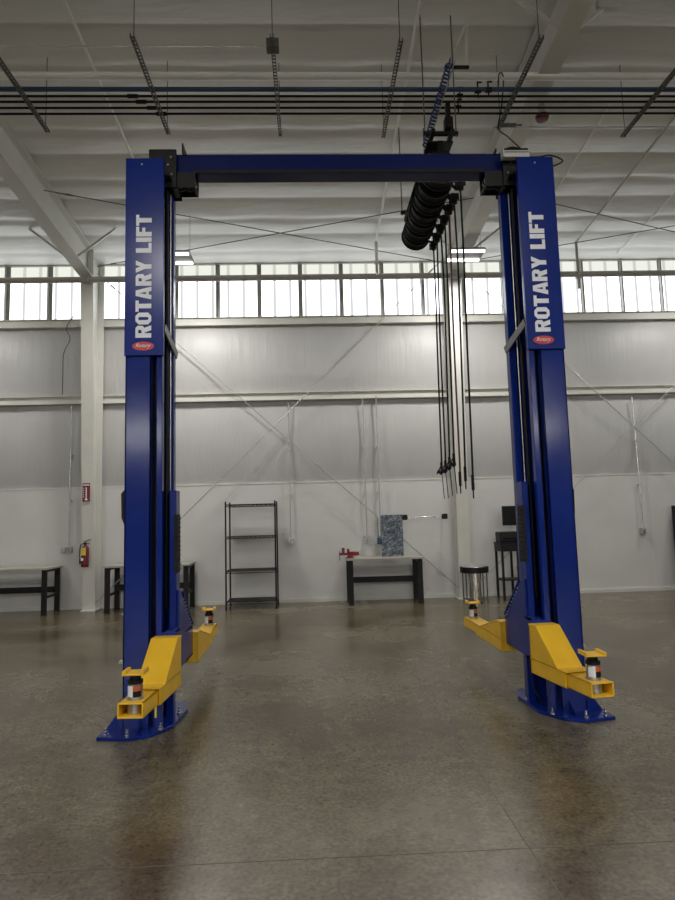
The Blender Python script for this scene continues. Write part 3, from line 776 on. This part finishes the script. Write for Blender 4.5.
# ---------------------------------------------------------------- back wall things
def conduit(x, z0, z1, lab, two=False, lean=0):
    t = thing('wall_conduit', lab, 'conduit', (x, WF-.1, z0), 'conduits dropping down the wall')
    y = WF-.14
    b = BM(); cyl(b, (x-lean, WF-.20, z1), (x, WF-.20 if z1 > 4.03 else y, z1-.02), .011, 8) if False else None
    tube(b, [(x-lean, y, z1), (x-lean*.5, y, (z0+z1)/2), (x, y, z0)], .0125, 8)
    obj('tube', b, 'cond', t, smooth=True)
    b = BM(); box(b, x-.045, x+.045, WF-.16, WF-.052, z0-.10, z0+.02)
    if two: box(b, x-.16, x-.07, WF-.13, WF-.052, z0-.10, z0+.0)
    o = obj('outlet_box', b, 'steel', t, bevel=.004)
    b = BM()
    for zz in (z0-.06, z0-.02): cyl(b, (x, WF-.163, zz), (x, WF-.159, zz), .015, 12)
    obj('socket', b, 'greysteel', o)
    b = BM()
    for zz in (z0+.9, z0+1.8): box(b, x-.02, x+.02, y-.014, WF-.05, zz, zz+.018)
    obj('strap', b, 'steel', t)
conduit(-4.765, 1.20, 4.0, 'metal conduit and outlet boxes on the wall left of the fire extinguisher', True)
conduit(-.44, 1.24, 4.0, 'metal conduit and outlet on the wall between wire rack and workbench')
conduit(1.07, 1.24, 4.05, 'metal conduit and outlet above the left end of the workbench with the vise')
conduit(1.345, 1.24, 4.08, 'metal conduit running down behind the mottled slate sheet')
conduit(6.69, 1.24, 3.95, 'metal conduit and outlet on the wall right of the right lift column', False, .03)
b = BM(); tube(b, smooth_path([(-4.385, 12.72, 5.98), (-4.62, 12.72, 5.92), (-4.86, 12.74, 5.60), (-4.80, 12.76, 5.35), (-4.91, 12.74, 5.05), (-4.92, 12.74, 4.6), (-4.93, 12.76, 4.22)]), .009)
tag(obj('loose_cable', b, 'greysteel', smooth=True), 'loose grey cable hanging below the windows left of the left column', 'cable')

# workbenches
def bench(x0, x1, y0, lab, legs=True):
    D_ = .68; y1 = y0+D_; H = .86
    t = thing('workbench', lab, 'workbench', ((x0+x1)/2, (y0+y1)/2, 0), 'black-legged workbenches along the wall')
    b = BM(); box(b, x0, x1, y0-.02, y1+.02, H-.035, H); obj('bench_top', b, 'benchtop', t, bevel=.003)
    b = BM(); box(b, x0+.02, x1-.02, y0+.01, y0+.05, H-.085, H-.036) if False else None
    for xx in (x0+.07, x1-.07):
        for yy in (y0+.03, y1-.05):
            b = BM(); box(b, xx-.048, xx+.048, yy-.02, yy+.02, .012, H-.036); box(b, xx-.055, xx+.055, yy-.03, yy+.03, 0, .012); obj('leg', b, 'black', t, bevel=.003)
        b = BM(); box(b, xx-.02, xx+.02, y0+.05, y1-.07, .30, .34); box(b, xx-.03, xx+.03, y0+.05, y1-.07, H-.08, H-.036); obj('end_rail', b, 'black', t)
    b = BM(); box(b, x0+.11, x1-.11, y1-.10, y1-.07, .36, .47); obj('stretcher', b, 'black', t)
    return t
bench(.62, 2.07, 12.14, 'workbench carrying the red vise and the mottled slate sheet')
bench(-3.88, -2.30, 12.12, 'workbench standing behind the left lift column')
bench(-6.6, -4.88, 12.12, 'workbench at the left edge, left of the fire extinguisher')

# vise
t = vise = thing('bench_vise', 'red bench vise on the left end of the workbench', 'vise', (.74, 12.36, .86))
b = BM(); lathe(b, [(.075, 0), (.075, .02), (.05, .03), (.045, .05)], (.76, 12.36, .86), 18); obj('base', b, 'red', t, smooth=True)
b = BM(); box(b, .70, .86, 12.31, 12.41, .905, .985); box(b, .70, .745, 12.30, 12.42, .96, 1.04); cyl(b, (.86, 12.36, .945), (.93, 12.36, .945), .035, 14); obj('fixed_jaw', b, 'red', t, bevel=.006)
b = BM(); box(b, .575, .70, 12.325, 12.395, .92, .965); box(b, .60, .655, 12.30, 12.42, .93, 1.06); cyl(b, (.60, 12.36, .94), (.55, 12.36, .94), .025, 12); obj('sliding_jaw', b, 'red', t, bevel=.006)
b = BM(); cyl(b, (.56, 12.36, .82), (.56, 12.36, 1.0), .008, 8); cyl(b, (.57, 12.36, .94), (.60, 12.36, .94), .012, 8); obj('handle', b, 'greysteel', t)

vise.location.x -= .06
# slate sheet with bar
t = thing('slate_sheet', 'mottled slate-blue sheet standing upright on the workbench', 'sheet', (1.54, 12.55, .86))
b = BM(); box(b, 1.325, 1.755, 12.53, 12.57, .86, 1.665); obj('panel', b, 'slate', t, bevel=.006)
b = BM()
for z in (.95, 1.15, 1.35, 1.55): box(b, 1.33, 1.75, 12.520, 12.530, z, z+.012)
obj('crease_strip', b, 'slate', t)
b = BM(); box(b, 1.25, 1.33, 12.54, 12.60, 1.10, 1.22); cyl(b, (1.27, 12.56, 1.2), (1.27, 12.56, 1.60), .008, 8); obj('side_bracket', b, 'bluepipe', t)
t = thing('clamp_bar', 'chrome horizontal bar with black end clamps fixed beside the slate sheet', 'bar', (2.2, 12.55, 1.6))
b = BM(); cyl(b, (1.75, 12.55, 1.60), (2.63, 12.55, 1.61), .013, 12); obj('rod', b, 'chrome', t, smooth=True)
for x in (1.80, 2.59):
    b = BM(); box(b, x-.045, x+.045, 12.49, 12.60, 1.555, 1.66); cyl(b, (x-.055, 12.55, 1.605), (x+.055, 12.55, 1.605), .035, 14); obj('end_clamp', b, 'black', t, bevel=.006)
b = BM(); cyl(b, (2.60, 12.60, 1.61), (2.60, 12.90, 1.61), .012, 8); obj('wall_peg', b, 'greysteel', t)

# wire rack
t = thing('wire_rack', 'black four-shelf wire rack standing against the wall', 'shelving rack', (-1.2, 12.45, 0))
rx0, rx1, ry0, ry1 = -1.625, -.705, 12.08, 12.70
for x in (rx0, rx1):
    for y in (ry0, ry1):
        b = BM(); cyl(b, (x, y, .03), (x, y, 1.98), .015, 12); cyl(b, (x, y, 0), (x, y, .03), .02, 12); cyl(b, (x, y, 1.98), (x, y, 1.99), .015, 12); obj('post', b, 'black', t, smooth=True)
for z in (.14, .70, 1.33, 1.93):
    b = BM()
    for zz in (z, z-.035):
        for yy in (ry0, ry1): cyl(b, (rx0, yy, zz), (rx1, yy, zz), .006, 6)
        for xx in (rx0, rx1): cyl(b, (xx, ry0, zz), (xx, ry1, zz), .006, 6)
    n = 22
    for yy in (ry0, ry1):
        for k in range(n):
            xa = rx0+(rx1-rx0)*k/n; xb = rx0+(rx1-rx0)*(k+1)/n
            beam(b, (xa, yy, z if k % 2 else z-.035), (xb, yy, z-.035 if k % 2 else z), .005, .005)
    for k in range(1, 64):
        xx = rx0+(rx1-rx0)*k/64; beam(b, (xx, ry0, z+.003), (xx, ry1, z+.003), .010, .006)
    for yy in (ry0+.18, ry0+.36): cyl(b, (rx0, yy, z-.004), (rx1, yy, z-.004), .005, 6)
    obj('wire_shelf', b, 'black', t)

# round stand with silver cylinder
t = thing('parts_washer', 'round black-rimmed stand with a silver cylinder under it, in front of a cream column', 'stand', (3.02, 12.1, 0))
cx, cy = 3.00, 12.05
b = BM(); lathe(b, [(.235, .545), (.262, .55), (.265, .655), (.245, .658), (.240, .60), (.02, .59)], (cx, cy, 0), 36); obj('rim', b, 'black', t, smooth=True)
b = BM(); lathe(b, [(.235, .60), (.22, .66), (.16, .695), (.06, .715), (.01, .718)], (cx, cy, 0), 32); obj('lid', b, 'chrome', t, smooth=True)
b = BM(); lathe(b, [(.11, .03), (.115, .05), (.115, .40), (.13, .55), (.02, .56)], (cx, cy, 0), 28); obj('canister', b, 'chrome', t, smooth=True)
for a in (35, 145, 215, 325):
    q = math.radians(a); b = BM(); cyl(b, (cx+.235*math.cos(q), cy+.235*math.sin(q), 0), (cx+.235*math.cos(q), cy+.235*math.sin(q), .56), .013, 10); obj('leg', b, 'greysteel', t, smooth=True)
b = BM(); lathe(b, [(.13, .0), (.13, .03), (.02, .032)], (cx, cy, 0), 24); beam(b, (cx-.19, cy-.13, .06), (cx+.19, cy+.13, .06), .02, .02); beam(b, (cx-.19, cy+.13, .06), (cx+.19, cy-.13, .06), .02, .02); obj('foot_ring', b, 'greysteel', t)

# computer cart
t = thing('computer_cart', 'tall black cart with lower shelf standing left of the right lift column', 'cart', (3.85, 12.4, 0))
b = BM(); box(b, 3.56, 4.16, 12.15, 12.62, .91, 1.06); box(b, 3.55, 4.17, 12.14, 12.63, 1.06, 1.08); obj('cabinet', b, 'black', t, bevel=.004)
b = BM(); box(b, 3.58, 4.14, 12.138, 12.15, .93, 1.04); obj('drawer', b, 'black', t, bevel=.003)
b = BM(); box(b, 3.56, 4.16, 12.18, 12.6, .36, .385); obj('shelf', b, 'black', t)
for x in (3.585, 3.88, 4.135):
    for y in (12.18, 12.59):
        b = BM(); box(b, x-.02, x+.02, y-.02, y+.02, .02, .92); cyl(b, (x, y, 0), (x, y, .03), .022, 10); obj('leg', b, 'black', t)
t = thing('printer', 'black boxy printer standing on the cart beneath the monitor', 'printer', (3.8, 12.4, 1.08))
b = BM(); box(b, 3.57, 4.05, 12.2, 12.55, 1.081, 1.28); obj('body', b, 'black', t, bevel=.02)
b = BM(); box(b, 3.62, 4.0, 12.19, 12.2, 1.13, 1.17); obj('paper_slot', b, 'screen', t)
t = thing('monitor', 'black monitor on a wall arm above the cart', 'monitor', (3.9, 12.5, 1.4))
b = BM(); box(b, 3.70, 4.20, 12.42, 12.46, 1.395, 1.775); obj('casing', b, 'black', t, bevel=.006)
b = BM(); box(b, 3.715, 4.185, 12.416, 12.42, 1.41, 1.76); obj('screen', b, 'screen', t)
b = BM(); box(b, 3.9, 4.0, 12.46, 12.50, 1.52, 1.64); cyl(b, (3.95, 12.5, 1.58), (3.95, 12.9, 1.58), .02, 10); obj('wall_arm', b, 'black', t)
t = thing('bin', 'small dark bin on the lower shelf of the cart', 'bin', (4.03, 12.4, .385))
b = BM(); lathe(b, [(.09, 0), (.11, .22), (.10, .222), (.085, .01)], (4.02, 12.38, .386), 20); obj('body', b, 'rubber', t, smooth=True)

# dark cabinet at right edge
t = thing('tool_cabinet', 'dark cabinet barely showing at the right edge by the wall', 'cabinet', (7.72, 12.5, 0))
b = BM(); box(b, 7.29, 8.17, 12.3, 12.8, .03, 1.70); box(b, 7.31, 8.15, 12.32, 12.78, 0, .03); obj('body', b, 'black', t, bevel=.006)
for x in (7.31, 7.74):
    b = BM(); box(b, x, x+.41, 12.285, 12.3, .06, 1.67); d_ = obj('door', b, 'black', t, bevel=.003)
    b = BM(); box(b, (x+.36 if x < 7.5 else x+.03), (x+.38 if x < 7.5 else x+.05), 12.265, 12.285, .8, .95); obj('handle', b, 'steel', d_)

# extinguisher + sign on left column inner flange (front at about y=12.5)
EX, EY = -4.31, 12.40
t = thing('fire_extinguisher', 'red fire extinguisher with yellow tag on the left cream column', 'fire extinguisher', (EX, EY, .85))
b = BM(); lathe(b, [(.06, 0), (.068, .012), (.07, .05), (.07, .34), (.055, .38), (.025, .40), (.022, .42)], (EX, EY, .84), 24); obj('cylinder', b, 'darkred', t, smooth=True)
b = BM(); box(b, EX-.02, EX+.02, EY-.02, EY+.02, 1.26, 1.30); beam(b, (EX-.03, EY, 1.31), (EX+.10, EY, 1.35), .02, .012); beam(b, (EX-.02, EY, 1.28), (EX+.09, EY, 1.27), .02, .012); obj('valve_handle', b, 'black', t)
b = BM(); tube(b, smooth_path([(EX-.02, EY, 1.28), (EX-.08, EY, 1.25), (EX-.095, EY-.01, 1.1), (EX-.088, EY-.01, .98)]), .010); cyl(b, (EX-.088, EY-.01, .90), (EX-.088, EY-.01, .99), .014, 10); obj('hose', b, 'rubber', t, smooth=True)
b = BM(); box(b, EX-.045, EX+.04, EY-.078, EY-.074, 1.06, 1.20); obj('yellow_tag', b, 'yellabel', t)
b = BM(); box(b, EX-.05, EX-.005, EY-.077, EY-.0725, .96, 1.01); obj('white_label', b, 'decal', t)
b = BM(); box(b, EX-.02, EX+.02, EY+.06, 12.475, .98, 1.02); obj('hook_bracket', b, 'greysteel', t)
t = thing('extinguisher_sign', 'small red sign with white marks on the left cream column', 'sign', (-4.30, 12.41, 2.05))
def yf(z): return 12.545-(z-.02)*(.38/6.38)
sy = yf(2.07)-.022
b = BM(); box(b, -4.375, -4.235, sy, sy+.006, 2.07, 2.42); box(b, -4.32, -4.29, sy+.005, yf(2.2)+.004, 2.1, 2.35); obj('plate', b, 'red', t)
b = BM()
box(b, -4.365, -4.245, sy-.002, sy, 2.375, 2.395)
prism(b, [(-4.305, 2.085), (-4.268, 2.12), (-4.295, 2.12), (-4.295, 2.34), (-4.315, 2.34), (-4.315, 2.12), (-4.342, 2.12)], 1, sy-.002, sy)
for k in range(5): box(b, -4.36, -4.348, sy-.002, sy, 2.15+k*.04, 2.17+k*.04)
obj('arrow_mark', b, 'decal', t)

# ---------------------------------------------------------------- camera, world, view
f, pit, rol, yaw = 640., math.radians(6.2), math.radians(1.55), math.radians(2.37)
cyw, syw = math.cos(yaw), math.sin(yaw)
F = Vector((syw, cyw, 0)); R_ = Vector((cyw, -syw, 0)); U = Vector((0, 0, 1))
F2 = F*math.cos(pit)+U*math.sin(pit); U2 = U*math.cos(pit)-F*math.sin(pit)
R3 = R_*math.cos(rol)-U2*math.sin(rol); U3 = U2*math.cos(rol)+R_*math.sin(rol)
cam = bpy.data.cameras.new('camera'); co = bpy.data.objects.new('camera', cam); C.objects.link(co)
mw = Matrix((R3, U3, -F2)).transposed().to_4x4(); mw.translation = (0, 0, 1.6); co.matrix_world = mw
cam.sensor_fit = 'VERTICAL'; cam.sensor_height = 36; cam.lens = f/900*36; cam.clip_end = 200
sc.camera = co
w = bpy.data.worlds.new('world'); sc.world = w; w.use_nodes = True
w.node_tree.nodes['Background'].inputs[0].default_value = (.6, .7, .8, 1); w.node_tree.nodes['Background'].inputs[1].default_value = .3
vs = sc.view_settings; vs.view_transform = 'Standard'; vs.look = 'None'; vs.exposure = 0; vs.gamma = 1; vs.use_curve_mapping = False
